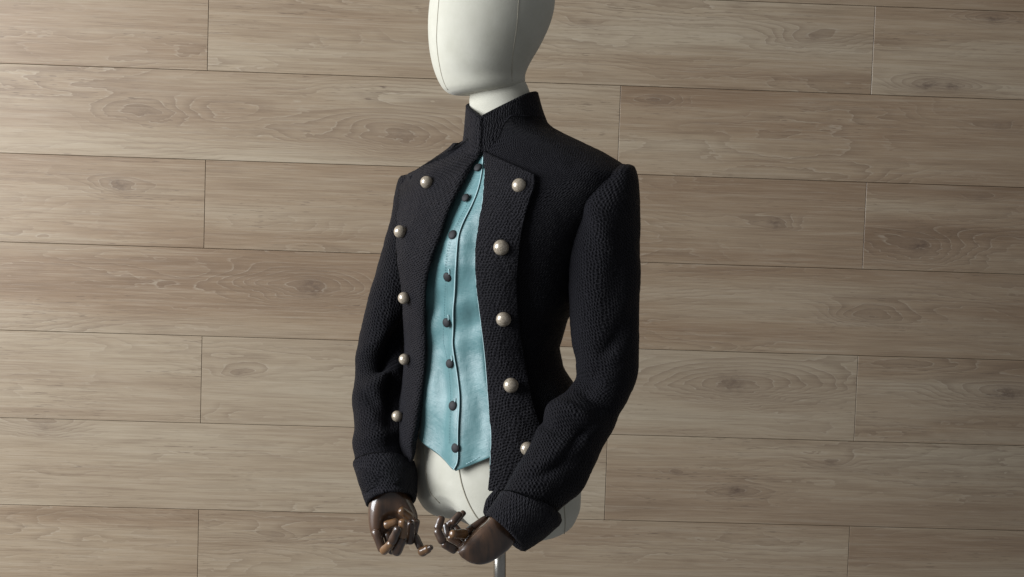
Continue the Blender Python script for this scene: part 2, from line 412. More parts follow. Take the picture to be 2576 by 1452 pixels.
def surf(phi, z, off):
    phi, z, off = np.broadcast_arrays(phi, z, off); cx, a, bf, bb = prm(z)
    s, c = np.sin(phi), np.cos(phi); b = np.where(c > 0, bf, bb)
    xs = (a + off) * np.sign(s) * np.abs(s) ** (2 / NE); ys = (b + off) * np.sign(c) * np.abs(c) ** (2 / NE)
    P = xs[..., None] * LAT + ys[..., None] * FRO
    P = P + np.stack([cx, np.full_like(cx, YC), z], -1); return P
def inside(P, off):
    cx, a, bf, bb = prm(P[..., 2]); q = P - np.stack([cx, np.full_like(cx, YC), P[..., 2]], -1)
    x = q @ LAT; y = q @ FRO; b = np.where(y > 0, bf, bb)
    return (np.abs(x) / (a + off)) ** NE + (np.abs(y) / (b + off)) ** NE
def on(u, v, off=0.0):
    """nearest point of the torso surface (raised by off) seen at a picture position"""
    u = np.atleast_1d(np.asarray(u, float)); v = np.atleast_1d(np.asarray(v, float)); Y = np.linspace(1.95, 2.24, 260)
    D = rays(u, v); P = CAM + D[:, None, :] * Y[None, :, None]; G = inside(P, off)
    k = np.argmax(G < 1, 1); miss = ~(G < 1).any(1); k = np.where(miss, np.argmin(G, 1), k)
    lo, hi = Y[np.maximum(k - 1, 0)], Y[k]
    for _ in range(18):
        mid = (lo + hi) / 2; g = inside(CAM + D * mid[:, None], off) < 1
        hi = np.where(g, mid, hi); lo = np.where(g, lo, mid)
    return CAM + D * np.where(miss, Y[k], hi)[:, None]
def phiz(P, off=0.0):
    cx, a, bf, bb = prm(P[..., 2]); q = P - np.stack([cx, np.full_like(cx, YC), P[..., 2]], -1)
    x = q @ LAT; y = q @ FRO; b = np.where(y > 0, bf, bb)
    s = np.sign(x) * (np.abs(x) / (a + off)) ** (NE / 2); c = np.sign(y) * (np.abs(y) / (b + off)) ** (NE / 2)
    return np.stack([np.arctan2(s, c), P[..., 2]], -1)
def edge(pix, off, n):
    p = arc(pix, n); return phiz(on(p[:, 0], p[:, 1], off), off)
def sheet(A, B, m, off, drop=None):
    """grid between two edge curves given as (phi, z)"""
    s = np.linspace(0, 1, m)[None, :, None]; G = A[:, None] * (1 - s) + B[:, None] * s
    return G

# ------------------------------------------------------------------ mannequin
base = at(1257, 1420, YC)
man = empty('mannequin', (float(base[0]), YC, 0.0), 'off-white linen mannequin with jointed dark wooden hands on a steel pole', 'mannequin')
nz, nph = 150, 160
zz = np.linspace(FZ[0], zrow(300), nz); ph = np.linspace(-np.pi, np.pi, nph, endpoint=False)
P = surf(ph[None], zz[:, None], -.004)
lw = np.clip((zrow(1170) - P[..., 2]) / .09, 0, 1); lw = lw * lw * (3 - 2 * lw)
def stump(P):
    lw = np.clip((zrow(1170) - P[..., 2]) / .09, 0, 1); lw = lw * lw * (3 - 2 * lw)
    P = P.copy(); xl = (P - np.array([at(1249, 1250, YC)[0], YC, 0])) @ LAT
    P[..., 2] += lw * (.004 - .015 * xl / .14 + .028 * np.exp(-((xl + .01) / .038) ** 2)); return P
P = stump(P)
torso = closed_loft('torso', P, LINEN, man)
def body_seam(pix, name='seam', r=.0011):
    p = arc(pix, 40); Q = stump(on(p[:, 0], p[:, 1], -.0036)); tube(name, Q, r, SEAM, torso, 6)
body_seam([(1148, 1120), (1156, 1190), (1166, 1235), (1180, 1272), (1200, 1303), (1222, 1318)], r=.0010)
body_seam([(1063, 1100), (1069, 1160), (1075, 1220), (1084, 1262), (1096, 1292), (1106, 1312)], r=.0007)
body_seam([(1416, 1215), (1419, 1260), (1422, 1300), (1420, 1330)], r=.0006)

def rings(R, n=64, m=120):
    """R rows: uL,vL,uR,vR,Y,rd,tilt -> closed rings, image-side left and right points plus depth radius"""
    C = []
    for uL, vL, uR, vR, Y, rd, tl in R:
        a = at(uL, vL, Y); b = at(uR, vR, Y); C.append(np.r_[(a + b) / 2, (b - a) / 2, [0, rd * math.cos(tl), -rd * math.sin(tl)]])
    C = cr(np.array(C), m); t = np.linspace(0, 2 * np.pi, n, endpoint=False)
    return C[:, None, 0:3] + C[:, None, 3:6] * np.cos(t)[None, :, None] + C[:, None, 6:9] * -np.sin(t)[None, :, None]
HR = [(1225, -168, 1255, -168, 2.2, .012, 0), (1150, -145, 1325, -145, 2.2, .055, 0), (1110, -98, 1368, -98, 2.2, .075, 0), (1090, -45, 1391, -45, 2.2, .084, 0), (1081, 5, 1396, 5, 2.2, .087, 0),
      (1077, 59, 1385, 57, 2.2, .086, 0), (1079, 113, 1361, 111, 2.2, .080, 0), (1087, 160, 1334, 158, 2.2, .072, 0), (1099, 196, 1322, 186, 2.2, .064, 0), (1112, 220, 1321, 203, 2.2, .061, 0),
      (1123, 231, 1318, 212, 2.2, .058, 0), (1135, 237.5, 1311, 219, 2.2, .053, 0), (1152, 240, 1292, 227, 2.2, .043, 0), (1190, 240, 1255, 233, 2.2, .018, 0)]
HP = rings(HR, 200, 260); head = closed_loft('head', HP[:, ::2], LINEN, man); HPX = pix(HP); HPf = HP[..., 1] < 2.2
def head_seam(pix_, r=.0009):
    out = []
    for u, v in arc(pix_, 60):
        d = np.where(HPf, np.linalg.norm(HPX - [u, v], axis=-1), 1e9); k = np.argsort(d.ravel())[:4]
        wgt = 1 / (d.ravel()[k] + .3); out.append((HP.reshape(-1, 3)[k] * wgt[:, None]).sum(0) / wgt.sum())
    out = np.array(out)
    for _ in range(3): out[1:-1] = (out[:-2] + 2 * out[1:-1] + out[2:]) / 4
    tube('seam', out, r, SEAM, head, 6)
head_seam([(1112, -90), (1106, -20), (1101, 35), (1099, 75), (1099, 110), (1103, 148), (1110, 185), (1118, 210), (1127, 226)], .0008)
head_seam([(1296, -90), (1304, -20), (1303, 30), (1299, 75), (1292, 120), (1288, 165), (1288, 205)], .0006)
NR = [(1190, 215, 1312, 190, 2.2, .040, 0), (1181, 245, 1325, 212, 2.2, .043, 0), (1183, 280, 1336, 240, 2.2, .048, .15), (1190, 320, 1350, 270, 2.2, .052, .2), (1190, 370, 1360, 320, 2.2, .055, .2)]
closed_loft('neck', rings(NR, 48, 40), LINEN, man)
# stand
for r, u0, u1, nm in ((px2m(16), 1257, 1257, 'stand_pole'),):
    tz = np.array([[base[0], YC, z] for z in np.linspace(.03, zrow(1320), 12)]); tube(nm, tz, r, METAL, man, 32)
tube('stand_socket', np.array([[base[0], YC, z] for z in (zrow(1338), zrow(1325))]), .03, METAL, man, 24)
pr = [(0.0, .034), (.05, .034), (.15, .012), (.17, .010), (.17, 0.0)]
tt = np.linspace(0, 2 * np.pi, 48, endpoint=False)
closed_loft('stand_base', np.array([[(base[0] + max(r, .001) * np.cos(a), YC + max(r, .001) * np.sin(a), z) for a in tt] for r, z in pr]), METAL, man)

# ------------------------------------------------------------------ shirt
shirt = empty('shirt', (float(base[0]), YC, zrow(1180)), 'duck-egg blue shirt with small black buttons and pointed hem, under the open jacket', 'shirt')
CFE = [(1216, 392), (1214, 425), (1204, 470), (1190, 510), (1168, 560), (1155, 600), (1149, 660), (1147, 720), (1144, 790), (1139, 850), (1144, 890), (1152, 940), (1158, 1000), (1158, 1060), (1156, 1120), (1154, 1160), (1145, 1181)]
def wrinkle(G, P, off, amp=1.0):
    w = .0026 * np.sin(G[..., 0] * 15 + 2.5 * noise(P, 9, 8)) + noise(P * np.array([1.4, 1, .35]), 24, 3) * .0040 + noise(P * np.array([1.2, 1, .4]), 55, 5) * .0010
    # diagonal drag lines above the waist on the near side
    w = w + .0016 * np.sin((P[..., 2] * 60 + P[..., 0] * 55)) * np.exp(-((P[..., 2] - zrow(1000)) / .09) ** 2)
    w = w + .0018 * np.sin((P[..., 2] * 95 - P[..., 0] * 70)) * np.exp(-((P[..., 2] - zrow(790)) / .05) ** 2)
    return surf(G[..., 0], G[..., 1], off + amp * w)
n, m = 230, 110
E = edge(CFE, .0078, n)
far = np.stack([np.interp(np.linspace(0, 1, n), [0, .3, .6, .8, 1], [-.75, -1.25, -1.35, -1.35, -1.3]),
                np.interp(np.linspace(0, 1, n), [0, 1], [E[0, 1] + .0, zrow(975)])], 1)
G = sheet(E, far, m, 0); Pp = surf(G[..., 0], G[..., 1], .008)
off = .0078 - .002 * np.linspace(0, 1, m)[None]
Pf = wrinkle(G, Pp, off)
sf = cloth('shirt_front', Pf, SHIRT, shirt, .0016, flip=True)
# near front, slightly under
En = edge([(u - 14, v) for u, v in CFE[:-1]] + [(1150, 1178)], .004, n)
En[-12:, 1] = np.linspace(En[-12, 1], on(1158, 1184, .004)[0][2], 12)
near = np.stack([np.full(n, .95), np.linspace(En[0, 1], on(1300, 1105, .004)[0][2], n)], 1)
G = sheet(En, near, m, 0); Pp = surf(G[..., 0], G[..., 1], .004)
sn = cloth('shirt_front', wrinkle(G, Pp, .0052, .9), SHIRT, shirt, .0016)
# back and sides of the shirt
A = np.stack([np.full(90, .95), np.linspace(zrow(420), zrow(1085), 90)], 1); B = np.stack([np.full(90, 2 * np.pi - 1.2), np.linspace(zrow(420), zrow(985), 90)], 1)
G = sheet(A, B, 140, 0); cloth('shirt_back', surf(G[..., 0], G[..., 1], .004), SHIRT, shirt, .0016)
# rolled edge of the placket, stitch rows
def on_line(pix, off, n=60): p = arc(pix, n); return on(p[:, 0], p[:, 1], off)
tube('placket_edge', wrinkle(E[None], surf(E[None, :, 0], E[None, :, 1], .008),   .0082)[0], .0009, RIM, sf, 6)
def stitches(pix, off, mat, parent, step=.0042, ln=.0024, r=.00035):
    Q = on_line(pix, off, 400); d = np.r_[0, np.cumsum(np.linalg.norm(np.diff(Q, axis=0), axis=1))]
    V = []; Fc = []; nb = int(d[-1] / step)
    for k in range(nb):
        a, b = [np.array([np.interp(s, d, Q[:, j]) for j in range(3)]) for s in (k * step, k * step + ln)]
        t = norm(b - a); x = norm(np.cross(t, [0, 1, 0])) * r; y = np.array([0, -r, 0]); b0 = len(V)
        V += [a, a + x + y, a - x + y, b, b + x + y, b - x + y, ]
        Fc += [(b0 + 1, b0 + 4, b0 + 5, b0 + 2), (b0, b0 + 3, b0 + 4, b0 + 1), (b0, b0 + 2, b0 + 5, b0 + 3), (b0, b0 + 1, b0 + 2), (b0 + 3, b0 + 5, b0 + 4)]
    o = mesh_obj('stitching', V, Fc, mat, parent, smooth=False); o['kind'] = 'stuff'; return o
stitches([(u - d, v) for (u, v), d in zip(CFE[3:-2], (12, 16, 22, 27, 27, 26, 24, 22, 22, 24, 26, 26))], .0125, THREAD_D, sf)
stitches([(1240, 1128), (1200, 1152), (1168, 1170)], .0068, THREAD, sn, r=.00055)

SB = [(1203, 422, 10), (1172, 498, 9.5), (1139, 591, 10.5), (1126, 697, 10.5), (1124, 812, 10.5), (1132, 915, 10), (1140, 1021, 11), (1147, 1127, 11)]
def dome(name, c, nrm, r, hgt, mat, parent, n=24, rows=9, flat=1.0):
    nrm = norm(np.asarray(nrm, float)); a = norm(np.cross(nrm, [0, 0, 1.])); b = np.cross(nrm, a)
    t = np.linspace(0, 2 * np.pi, n, endpoint=False); V = []
    for k in range(rows):
        q = -.35 + (math.pi / 2 + .33) * k / (rows - 1)
        rr = r * math.cos(q); hh = hgt * math.sin(q)
        V.append(c + nrm * (hh + hgt * .34) + rr * (a[None] * np.cos(t)[:, None] + b[None] * np.sin(t)[:, None]))
    return closed_loft(name, np.array(V), mat, parent)
def nrm_at(u, v, off):
    q = on([u, u + 3, u], [v, v, v + 3], off); k = norm(np.cross(q[1] - q[0], q[2] - q[0])); return q[0], k if k[1] < 0 else -k
for i, (u, v, r) in enumerate(SB):
    c, k = nrm_at(u, v, .0112); R = px2m(r + 1.3)
    dome('button', c, k, R, R * .40, BLACKB, shirt)
    if i > 2:   # keyhole thread bar above the button
        q = on([u + 3, u + 4, u + 4], [v - 20, v - 14, v - 6], .0128); tube('buttonhole', arc(q, 8), .0008, RIM, shirt, 6)

# ------------------------------------------------------------------ jacket
jac = empty('jacket', (float(base[0]), YC, zrow(1230)), 'black textured wool jacket worn open with stand collar and rows of pearl buttons', 'jacket')
JO = .014
NIN = [(1219, 384), (1222, 430), (1217, 500), (1205, 580), (1199, 640), (1201, 720), (1213, 820), (1222, 900), (1230, 1000), (1238, 1090), (1237, 1150), (1236, 1195), (1233, 1229)]
n = 260
A = edge(NIN, JO, n)
# body: near front edge, round the side and the back to the far side seam
zb = zrow(1165); farz = np.linspace(zrow(372), zrow(1085), n)
B = np.stack([np.interp(np.linspace(0, 1, n), [0, .25, .5, .75, 1], [2 * np.pi - .62, 2 * np.pi - .75, 2 * np.pi - .88, 2 * np.pi - 1.25, 2 * np.pi - 1.45]), farz], 1)
m = 260
s = np.linspace(0, 1, m)
G = A[:, None] * (1 - s)[None, :, None] + B[:, None] * s[None, :, None]
tq = np.linspace(0, 1, n)[:, None]
topz = A[0, 1] + (zrow(298) - A[0, 1]) * np.clip(s / .16, 0, 1) ** .8 - (zrow(298) - zrow(362)) * np.clip((s - .72) / .16, 0, 1); botz = A[-1, 1] + (B[-1, 1] - A[-1, 1]) * np.clip(s * 3.2, 0, 1)
arow = (A[:, 1] - A[0, 1]) / (A[-1, 1] - A[0, 1])
G[..., 1] = topz[None] * (1 - arow[:, None]) + botz[None] * arow[:, None]
flare = np.clip((zrow(920) - G[..., 1]) / .17, 0, 1) ** 1.3
side = np.exp(-((G[..., 0] - 1.5) / .8) ** 2)
off = JO + flare * (.020 * side + .006) + .006 * np.sin(G[..., 0] * 9) * flare * side
# hollow under the bust towards the armhole
P = surf(G[..., 0], G[..., 1], off)
jd = np.concatenate([np.zeros((1, m)), np.cumsum(np.linalg.norm(np.diff(P, axis=0), axis=2), 0)], 0)
juv = np.stack([G[..., 0] * .135, jd[:, [m // 5]] + 0 * jd], -1).reshape(-1, 2)
cloth('jacket_body', P, WOOL, jac, .0045, disp=.0009, lump=.0012, seed=2, uv=juv)

# near lapel: raised layer with its own outline
NOUT = [(1228, 384), (1343, 441), (1342, 470), (1330, 505), (1314, 560), (1303, 620), (1296, 700), (1297, 770), (1303, 840), (1312, 900), (1322, 960), (1335, 1020), (1352, 1075), (1368, 1130), (1378, 1180), (1384, 1236)]
def lapel_near():
    a = arc([(u + 1, v) for u, v in NIN], n)
    o = np.array(NOUT, float); b = np.vstack([np.linspace(o[0], o[1], 14)[:-1], arc(o[1:], n - 13)])
    # top edge runs from collar to the corner; the sheet is laid between inner edge and outer outline
    tb = np.linspace(0, 1, n); 
    cor = np.array([1343, 441.])
    Pg = []
    for i in range(n):
        t = i / (n - 1)
        Pg.append(None)
    S_, T_ = np.meshgrid(np.linspace(0, 1, 70), np.linspace(0, 1, n))
    inn = arc([(u, v) for u, v in NIN], n); out = arc(o[1:], n); top = np.linspace(inn[0], out[0], 70); 
    U = inn[:, None] * (1 - S_[..., None]) + out[:, None] * S_[..., None]
    # soft scalloped relief and a puffed centre
    Q = on(U[..., 0].ravel(), U[..., 1].ravel(), JO + .004).reshape(n, 70, 3)
    gz = phiz(Q, JO + .004)
    fl = np.clip((zrow(920) - gz[..., 1]) / .17, 0, 1) ** 1.3 * .007
    puff = .005 * np.sin(np.pi * np.clip(S_, 0, 1)) ** .7 + .0045 * S_ ** 3
    return surf(gz[..., 0], gz[..., 1], JO + .0045 + fl + puff)
PL_ = lapel_near(); lapn = cloth('lapel', PL_, WOOL_L, jac, .004, disp=.0013, lump=.0012, seed=9)
# outer hem roll of the near lapel
tube('lapel_piping', PL_[:, -1] + np.array([0, .0005, 0]), .0028, WOOL, lapn, 8)
tube('lapel_piping', PL_[0, :], .0022, WOOL, lapn, 8)
tube('raw_edge', PL_[:, 0] + np.array([-.0012, .0008, 0]), .0006, RIM, lapn, 6)

# far front with its lapel: rows of sections  (outer edge -> lapel face -> roll -> inner face back to the side)
FARR = [ # picture position and distance of each section point: outer edge .. face .. roll .. inner face
 [(1008, 446, 2.31), (1062, 419, 2.29), (1122, 384, 2.26), (1172, 350, 2.24), (1190, 352, 2.24), (1160, 370, 2.26), (1080, 420, 2.30)],
 [(1005, 462, 2.30), (1060, 440, 2.235), (1130, 408, 2.195), (1197, 386, 2.180), (1204, 390, 2.190), (1180, 400, 2.21), (1080, 440, 2.27)],
 [(1003, 490, 2.30), (1058, 472, 2.21), (1120, 452, 2.165), (1164, 432, 2.150), (1173, 436, 2.162), (1165, 450, 2.18), (1050, 480, 2.27)]]
FARR += [[(u, v, Y) for u, Y in row] for v, row in [
 (530, [(999, 2.30), (1040, 2.205), (1090, 2.145), (1119, 2.120), (1130, 2.132), (1120, 2.157), (1030, 2.27)]),
 (590, [(996, 2.295), (1025, 2.20), (1065, 2.13), (1098, 2.108), (1110, 2.12), (1100, 2.145), (1020, 2.27)]),
 (650, [(999, 2.29), (1018, 2.205), (1047, 2.135), (1075, 2.11), (1088, 2.124), (1080, 2.15), (1015, 2.27)]),
 (720, [(1008, 2.28), (1020, 2.21), (1040, 2.15), (1060, 2.125), (1073, 2.135), (1068, 2.165), (1020, 2.27)]),
 (800, [(1014, 2.27), (1024, 2.215), (1038, 2.165), (1056, 2.14), (1070, 2.15), (1066, 2.18), (1030, 2.27)]),
 (870, [(1016, 2.265), (1025, 2.215), (1038, 2.17), (1056, 2.145), (1071, 2.155), (1067, 2.18), (1035, 2.27)]),
 (940, [(1012, 2.26), (1019, 2.215), (1031, 2.17), (1053, 2.145), (1068, 2.155), (1064, 2.18), (1035, 2.26)]),
 (1010, [(1003, 2.25), (1010, 2.21), (1023, 2.165), (1046, 2.14), (1061, 2.15), (1058, 2.175), (1030, 2.25)]),
 (1070, [(993, 2.24), (1000, 2.20), (1014, 2.16), (1038, 2.135), (1053, 2.145), (1050, 2.17), (1020, 2.24)]),
 (1115, [(990, 2.23), (995, 2.195), (1009, 2.157), (1032, 2.133), (1047, 2.143), (1044, 2.165), (1012, 2.23)]),
 (1145, [(999, 2.215), (1004, 2.19), (1014, 2.16), (1031, 2.138), (1043, 2.147), (1040, 2.165), (1015, 2.215)]),
 (1160, [(1010, 2.20), (1014, 2.185), (1020, 2.165), (1031, 2.15), (1038, 2.155), (1036, 2.165), (1020, 2.20)]),
 (1168, [(1022, 2.18), (1023, 2.178), (1026, 2.172), (1030, 2.168), (1032, 2.17), (1031, 2.172), (1026, 2.18)])]]
def far_front():
    C = []
    for row in FARR:
        q = []
        for i, (u, v, Y) in enumerate(row):
            hit = on(u, v, (.024 if i < 4 else (.019 if i == 4 else .013)) - (.010 if v < 400 else 0))[0]
            if inside(hit, .024) < 1.02: Y = min(Y, float(hit[1]))
            q.append(at(u, v, Y))
        C.append(np.array(q))
    C = np.array(C)
    C = cr(C, 220)                                   # along the height
    out = []
    for r in C:
        k = np.vstack([r, r[:1]]); out.append(arc(k, 97)[:-1])
    Q = np.array(out); g = (inside(Q, .0145) < 1) & (pix(Q)[..., 0] > 1030)
    px_ = pix(Q[g]); Q[g] = on(px_[:, 0], px_[:, 1], .0148)
    return Q
FP = far_front()
Nn = grid_normals(FP, True)
cen = FP.mean(1, keepdims=True); sg = np.sign(((FP - cen) * Nn).sum(-1).mean())
FP = FP + sg * Nn * (noise(FP, 60, 4) * .5 + noise(FP, 150, 5) * .4 + noise(FP, 330, 6) * .35)[..., None] * .0011
far_panel = closed_loft('front_panel', FP, WOOL_L, jac)

# collar: two halves of a stand collar
def collar(ph0, ph1, seed, grow):
    n1, n2 = 34, 110; f = np.linspace(ph0, ph1, n2)[None, :]; t = np.linspace(0, 1, n1)[:, None]
    c0 = at(1257, 270, YC)
    xr = np.abs(f - .34); ztop = zrow(304) + np.where(f > .34, .0405, .025) * np.sin(np.minimum(xr, 1.75) / 1.75 * np.pi / 2) + (.020 * np.clip((xr - 1.5) / 1.6, 0, 1) * (f < 0)); zbot = zrow(392) + .052 * (1 - np.cos(f * .92)) / 2 * 1.22
    z = ztop * (1 - t) + zbot * t
    ra = .0500 + .006 * t + .004 * t ** 3 + grow + .0006 * np.sin(f * 7)
    rb = .0510 + .010 * t + .006 * t ** 4 * np.clip(np.cos(f), 0, 1) + grow + .0120 * np.exp(-np.abs((f - .32) / .42) ** 1.5)
    x = np.sin(f) * ra; y = np.cos(f) * rb
    Pc = x[..., None] * LAT + y[..., None] * FRO; Pc = Pc + np.stack(np.broadcast_arrays(c0[0] + .004 * t + 0 * f, YC + 0 * f * t, z), -1)
    return Pc
cn = collar(.36, math.pi, 1, .0055); co = cloth('collar', cn, WOOL_C, jac, .0055, disp=.0009, seed=21, flip=True)
tube('collar_piping', cn[0], .0030, WOOL, co, 8); tube('collar_piping', cn[:, 0], .0038, WOOL, co, 10)
cf = collar(.42, -math.pi, 2, -.002); co = cloth('collar', cf, WOOL_C, jac, .0055, disp=.0009, seed=22)
tube('collar_piping', cf[0], .0030, WOOL, co, 8); tube('collar_piping', cf[:, 0], .0022, WOOL, co, 8)

# sleeves
NS = [(1560, 418, 1584, 419, 2.105, .018, 0), (1536, 428, 1593, 426, 2.10, .038, 0), (1508, 450, 1600, 455, 2.095, .050, 0), (1478, 503, 1603, 503, 2.09, .058, 0), (1452, 560, 1605, 560, 2.085, .060, 0),
      (1437, 620, 1606, 622, 2.085, .060, 0), (1431, 700, 1608, 702, 2.085, .058, 0), (1435, 785, 1607, 795, 2.085, .056, 0), (1442, 860, 1604, 878, 2.08, .054, 0), (1453, 915, 1600, 938, 2.07, .053, 0),
      (1438, 972, 1580, 1000, 2.055, .052, .15), (1398, 1017, 1552, 1060, 2.035, .050, .3), (1358, 1068, 1520, 1122, 2.015, .048, .35), (1341, 1115, 1494, 1175, 1.995, .046, .35), (1317, 1160, 1464, 1228, 1.98, .044, .35),
      (1288, 1206, 1429, 1255, 1.97, .043, .35), (1264, 1246, 1394, 1286, 1.965, .042, .35), (1252, 1272, 1372, 1318, 1.96, .040, .35)]
FS = [(1014, 446, 1040, 444, 2.31, .015, 0), (1006, 458, 1070, 455, 2.315, .035, 0), (1000, 482, 1085, 482, 2.32, .046, 0), (989, 545, 1090, 545, 2.32, .050, 0), (967, 620, 1082, 622, 2.32, .050, 0),
      (945, 690, 1068, 700, 2.315, .050, 0), (927, 748, 1052, 762, 2.31, .050, 0), (911, 820, 1035, 835, 2.30, .048, 0), (902, 885, 1030, 900, 2.285, .047, .1), (893, 950, 1028, 958, 2.26, .046, .25),
      (891, 1020, 1026, 1020, 2.235, .044, .4), (892, 1090, 1024, 1085, 2.205, .042, .45), (896, 1150, 1022, 1142, 2.18, .041, .5), (908, 1210, 1032, 1195, 2.155, .040, .5), (922, 1245, 1038, 1225, 2.145, .038, .5)]
def sleeve(R, seed, folds, nm='sleeve'):
    Pq = rings(R, 150, 300); N = grid_normals(Pq, True)
    cen = Pq.mean(1, keepdims=True)
    if ((Pq - cen) * N).sum(-1).mean() < 0: N = -N
    d = 0
    for (u, v, Y, dirx, dirz, wdt, ln, amp) in folds:
        c = at(u, v, Y); q = Pq - c; dd = norm(np.array([dirx, 0, dirz])); al = q @ dd; pe = q @ np.array([-dd[2], 0, dd[0]])
        d = d + 1.45 * amp * np.exp(-(pe / wdt) ** 2 - (al / ln) ** 2) * np.exp(-((q[..., 1]) / .06) ** 2)
    Pq = Pq + N * (d + noise(Pq, 11, seed) * .0028 + noise(Pq, 27, seed + 1) * .0016)[..., None] if len(folds) else Pq
    Nf = ((grid_normals(Pq, True) * (Pq - cen)).sum(-1).mean() < 0)
    return cloth(nm, Pq, WOOL, jac, .0040, closed=True, disp=.0010, seed=seed, flip=Nf), Pq
sn_, NP = sleeve(NS, 31, [(1450, 955, 2.0, .8, -.25, .010, .045, -.009), (1400, 1035, 1.99, .95, -.1, .010, .04, .006), (1490, 930, 2.0, .7, .4, .012, .05, .005),
                          (1390, 1080, 1.97, .9, -.2, .009, .04, -.006), (1500, 1010, 2.0, .75, -.5, .008, .035, -.006), (1470, 1050, 1.99, .8, -.45, .009, .035, .005), (1530, 880, 2.03, .5, .8, .012, .06, -.005), (1440, 1120, 1.96, .6, .6, .008, .04, -.005), (1360, 1190, 1.94, .8, .3, .008, .035, -.004), (1550, 700, 2.04, .2, .98, .018, .08, -.004), (1400, 1150, 1.95, .8, .5, .010, .05, .004), (1490, 520, 2.03, .4, -.9, .012, .05, .004), (1500, 480, 2.03, -.3, .9, .02, .06, .006)])
sf_, FPp = sleeve(FS, 41, [(960, 905, 2.24, .8, .45, .012, .035, -.010), (925, 880, 2.25, .7, .5, .010, .035, .002), (985, 880, 2.24, .5, .8, .015, .05, -.014), (950, 960, 2.2, .7, .6, .014, .05, .006),
                          (940, 1010, 2.2, .6, -.6, .01, .05, -.004), (950, 1100, 2.16, .8, .3, .012, .05, .004), (990, 980, 2.2, 0, 1, .015, .07, -.012)])
# seam piping down the outer back of the near sleeve and round the armhole
def surf_line(Pq, fr, k): return Pq[int(fr[0] * 299):int(fr[1] * 299):3, k]
tube('sleeve_seam', surf_line(NP, (.04, .95), 4) + np.array([-.001, -.0015, 0]), .0013, WOOL, sn_, 6)
# cuffs: turned-back bands
def cuff(R, seed, parent, thick=.006):
    Pq = rings(R, 120, 46)
    fl = ((grid_normals(Pq, True) * (Pq - Pq.mean(1, keepdims=True))).sum(-1).mean() < 0)
    return cloth('cuff', Pq, WOOL_C, parent, thick, closed=True, disp=.0012, lump=.0012, seed=seed, flip=fl)
cuff([(1264, 1241, 1405, 1298, 1.962, .052, .35), (1256, 1254, 1404, 1316, 1.958, .051, .35), (1242, 1276, 1366, 1350, 1.953, .047, .4), (1229, 1296, 1320, 1382, 1.95, .043, .4)], 51, sn_)
cuff([(893, 1168, 1040, 1166, 2.175, .048, .5), (901, 1195, 1046, 1190, 2.165, .048, .5), (914, 1240, 1045, 1228, 2.155, .046, .5), (924, 1268, 1042, 1252, 2.145, .044, .55)], 52, sf_)

tube('cuff_vent', arc([at(1256, 1232, 1.985), at(1240, 1256, 1.985), at(1229, 1280, 1.985), at(1224, 1298, 1.98)], 30), np.interp(np.linspace(0, 1, 30), [0, .5, .9, 1], [.005, .0085, .006, .003]), WOOL_C, sn_, 20)
def flap(c4, m1, m2, off):
    a, b, c, d = [at(*q) for q in c4]; S_, T_ = np.meshgrid(np.linspace(0, 1, m1), np.linspace(0, 1, m2)); S_ = S_[..., None]; T_ = T_[..., None]
    P_ = (a * (1 - S_) + b * S_) * (1 - T_) + (d * (1 - S_) + c * S_) * T_; P_[..., 1] -= off * (np.sin(np.pi * S_) * np.sin(np.pi * T_))[..., 0]; return P_
cloth('cuff_flap', flap([(1030, 1171, 2.150), (1040, 1180, 2.158), (1037, 1262, 2.135), (992, 1218, 2.112)][:1] + [(1044, 1190, 2.165), (1046, 1240, 2.155), (990, 1217, 2.106)], 40, 40, .006), WOOL_C, sf_, .004, disp=.001, seed=61)

# pearl buttons
def pearl(c, k, r): dome('button', c, k, r, r * .92, PEARL, jac, 32, 14)
for u, v, r in ((1308, 469, 18), (1262, 622, 19.5), (1267, 801, 19), (1285, 971, 19), (1326, 1129, 17.5)):
    c, k = nrm_at(u, v, JO + .009 + (.006 if v > 950 else 0)); pearl(c, k, px2m(r) * .96)
FPX = pix(FP)
for u, v, r, kx in ((1073, 459, 16, -.35), (1007, 583, 16, -.6), (1017, 750, 15.5, -.7), (1018, 904, 14.5, -.75), (1000, 1047, 14.5, -.75)):
    near_ = np.linalg.norm(FPX - [u + 3, v], axis=-1) < 9
    Y = FP[..., 1][near_].min() if near_.any() else 2.2
    pearl(at(u + 2, v, Y + .003), (kx, -1, 0.05), r / F * Y)

# ------------------------------------------------------------------ hands of the mannequin
def segment(a, b, mat, parent, name='finger_segment', flat=.92):
    """a turned wooden finger piece from a to b: (u, v, Y, radius in picture units)"""
    pa, pb = at(*a[:3]), at(*b[:3]); ra = a[3] / F * a[2] * 1.09; rb = b[3] / F * b[2] * 1.09
    ax = pb - pa; L = np.linalg.norm(ax); ax = ax / L; x = norm(np.cross(ax, [0.02, 1, 0.01])); y = np.cross(ax, x)
    t = np.linspace(0, 2 * np.pi, 28, endpoint=False); rowsP = []
    prof = [(-ra * .60, .02), (-ra * .59, .35), (-ra * .52, .64), (-ra * .36, .86), (-ra * .12, .98), (L * .15, 1.04), (L * .35, 1.03), (L * .6, 1.0), (L * .85, 1.01), (L + rb * .1, .99),
            (L + rb * .38, .86), (L + rb * .58, .64), (L + rb * .68, .33), (L + rb * .70, .02)]
    for s_, k in prof:
        f = min(max(s_ / L, 0), 1); r = (ra + (rb - ra) * f) * k
        rowsP.append(pa + ax * s_ + r * (x[None] * np.cos(t)[:, None] + y[None] * np.sin(t)[:, None] * flat))
    return closed_loft(name, np.array(rowsP), mat, parent)
